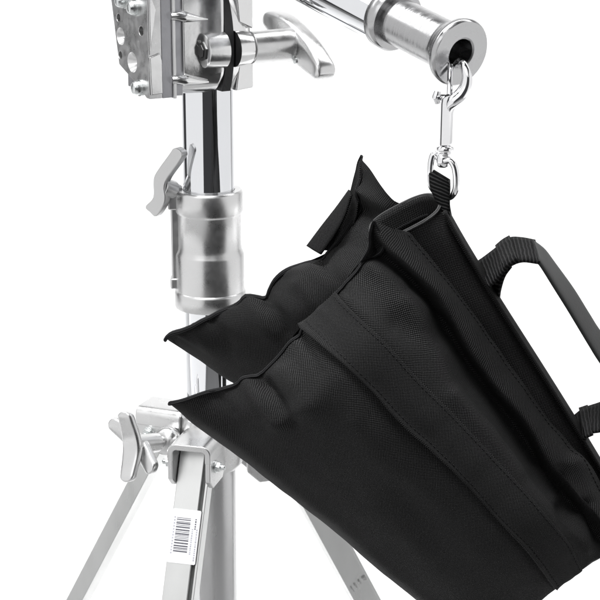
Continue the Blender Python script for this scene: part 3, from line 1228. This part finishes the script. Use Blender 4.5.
# flat shank with sloping shoulder
sh = [(440.5, 147), (440.8, 103), (441.8, 96), (446, 94), (453, 93), (457, 97), (455.5, 108), (452.8, 113.5), (452.2, 147)]
o_ = hk(446, 120)
kp = (hk(447, 120)-hk(446, 120)).x
kz_ = (hk(446, 119)-hk(446, 120)).z
ta = math.radians(24)
prism(bm, [((x-446)*kp, (120-y)*kz_) for x, y in sh], o_, (math.cos(ta), math.sin(-ta)*-1, 0), (0, 0, 1), (math.sin(ta), math.cos(ta), 0), -.0030, .0034)
hook_body = obj('snap_hook', bm, 'hook', bag, bevel=.0016, seg=4)
bm = bmesh.new()
path = [hk(446.5, 116, .0016), hk(448.5, 107, .0008), hk(453.5, 101), hk(460.5, 95), hk(465.3, 87), hk(467, 78), hk(465.5, 70, .001), hk(463, 64.5, .003), hk(459.5, 62.5, .007), hk(456, 65, .011), hk(453.5, 70, .013)]
tube(bm, path, [.0018, .0030, .0042, .0046, .0042, .0036, .0031, .0027, .0024, .0020, .0013], 66, 14, flat=.75)
obj('hook_arm', bm, 'hook', hook_body, angle=180)
bm = bmesh.new()
lathe(bm, hk(449.5, 97), (hk(450.5, 66, .006)-hk(449.5, 97)), [(0, .0015), (.0165, .0015), (.017, .0009)], 14)
lathe(bm, hk(445, 97.5), (hk(435, 97)-hk(445, 97)), [(0, .0016), (.0025, .0016), (.0027, .0031), (.0042, .0034), (.0050, .0026)], 18)
tube(bm, [hk(437.5, 91, -.001), hk(436.7, 97, -.001), hk(437.5, 103.5, -.001)], [.0016, .0024, .0016], 14, 10)
obj('thumb_latch', bm, 'hook', hook_body, angle=60)
bm = bmesh.new()
lathe(bm, hk(444.9, 158.5), (0, 0, 1), [(0, .0030), (.001, .0034), (.0028, .0036), (.0031, .0028), (.0036, .0028), (.0038, .0041), (.0046, .0044), (.0055, .0044), (.0062, .0040), (.0065, .0032)], 32)
obj('swivel_collar', bm, 'hook', hook_body, angle=50)
bm = bmesh.new()
lathe(bm, hk(443, 167), (.02, 0, 1), [(0, .0022), (.0008, .0031), (.0030, .0035), (.0060, .0033), (.0068, .0026)], 24)
tube(bm, [hk(440, 160, .001), hk(434.5, 154, .002), hk(431.5, 160, .002), hk(430.5, 172, .002), hk(431.5, 186, .004), hk(440, 196, .004), hk(450.5, 197, 0), hk(455.6, 190, -.003),
          hk(456.2, 178, -.004), hk(454.5, 167, -.004), hk(450, 160.5, -.003), hk(444, 161, -.002)], .0017, 90, 12)
obj('swivel_eye', bm, 'hook', hook_body, angle=50, bevel=.0006)

# ================================================================== LIGHT
wd = bpy.data.worlds.new("World")
S.world = wd
wd.use_nodes = True
bg = wd.node_tree.nodes["Background"]
bg.inputs["Color"].default_value = (.05, .05, .053, 1)
bg.inputs["Strength"].default_value = 1.0


def area(name, loc, target, sx, sy, power, spread=180):
    l = bpy.data.lights.new(name, 'AREA')
    l.shape = 'RECTANGLE'
    l.size, l.size_y, l.energy = sx, sy, power
    l.spread = math.radians(spread)
    o = bpy.data.objects.new(name, l)
    C.objects.link(o)
    o.location = loc
    o.rotation_euler = (Vector(target)-Vector(loc)).to_track_quat('-Z', 'Y').to_euler()
    return o


def polar(az, r, z):          # azimuth measured from the camera side, negative = left
    a = math.radians(az)
    return Vector((math.sin(a)*r, -math.cos(a)*r, z))


def soft(name, loc, target, sx, sy, rad):
    return area(name, loc, target, sx, sy, rad*PI*sx*sy)


soft('softbox_left', polar(-64, 1.5, .3), (0, 0, 0), 3.1, 2.2, .92)
soft('softbox_right', polar(84, 1.5, .1), (0, 0, 0), 2.6, 1.9, .88)
soft('softbox_front', polar(-14, 1.15, .95), (0, -.1, 0), 1.8, .8, 1.0)
soft('key_light', (-.30, -.42, 1.5), (.06, -.2, 0), .5, .5, 46)
area('backdrop_lamp', (0, .7, 1.9), (0, 2.4, .1), 5.2, .8, 60)
area('floor_lamp', (0, .5, 1.85), (0, 1.5, FLOOR), 5.2, .8, 25)

S.view_settings.view_transform = 'Standard'
S.view_settings.look = 'None'
S.view_settings.exposure = 0
S.view_settings.gamma = 1
S.cycles.max_bounces = 8
S.cycles.sample_clamp_indirect = 6
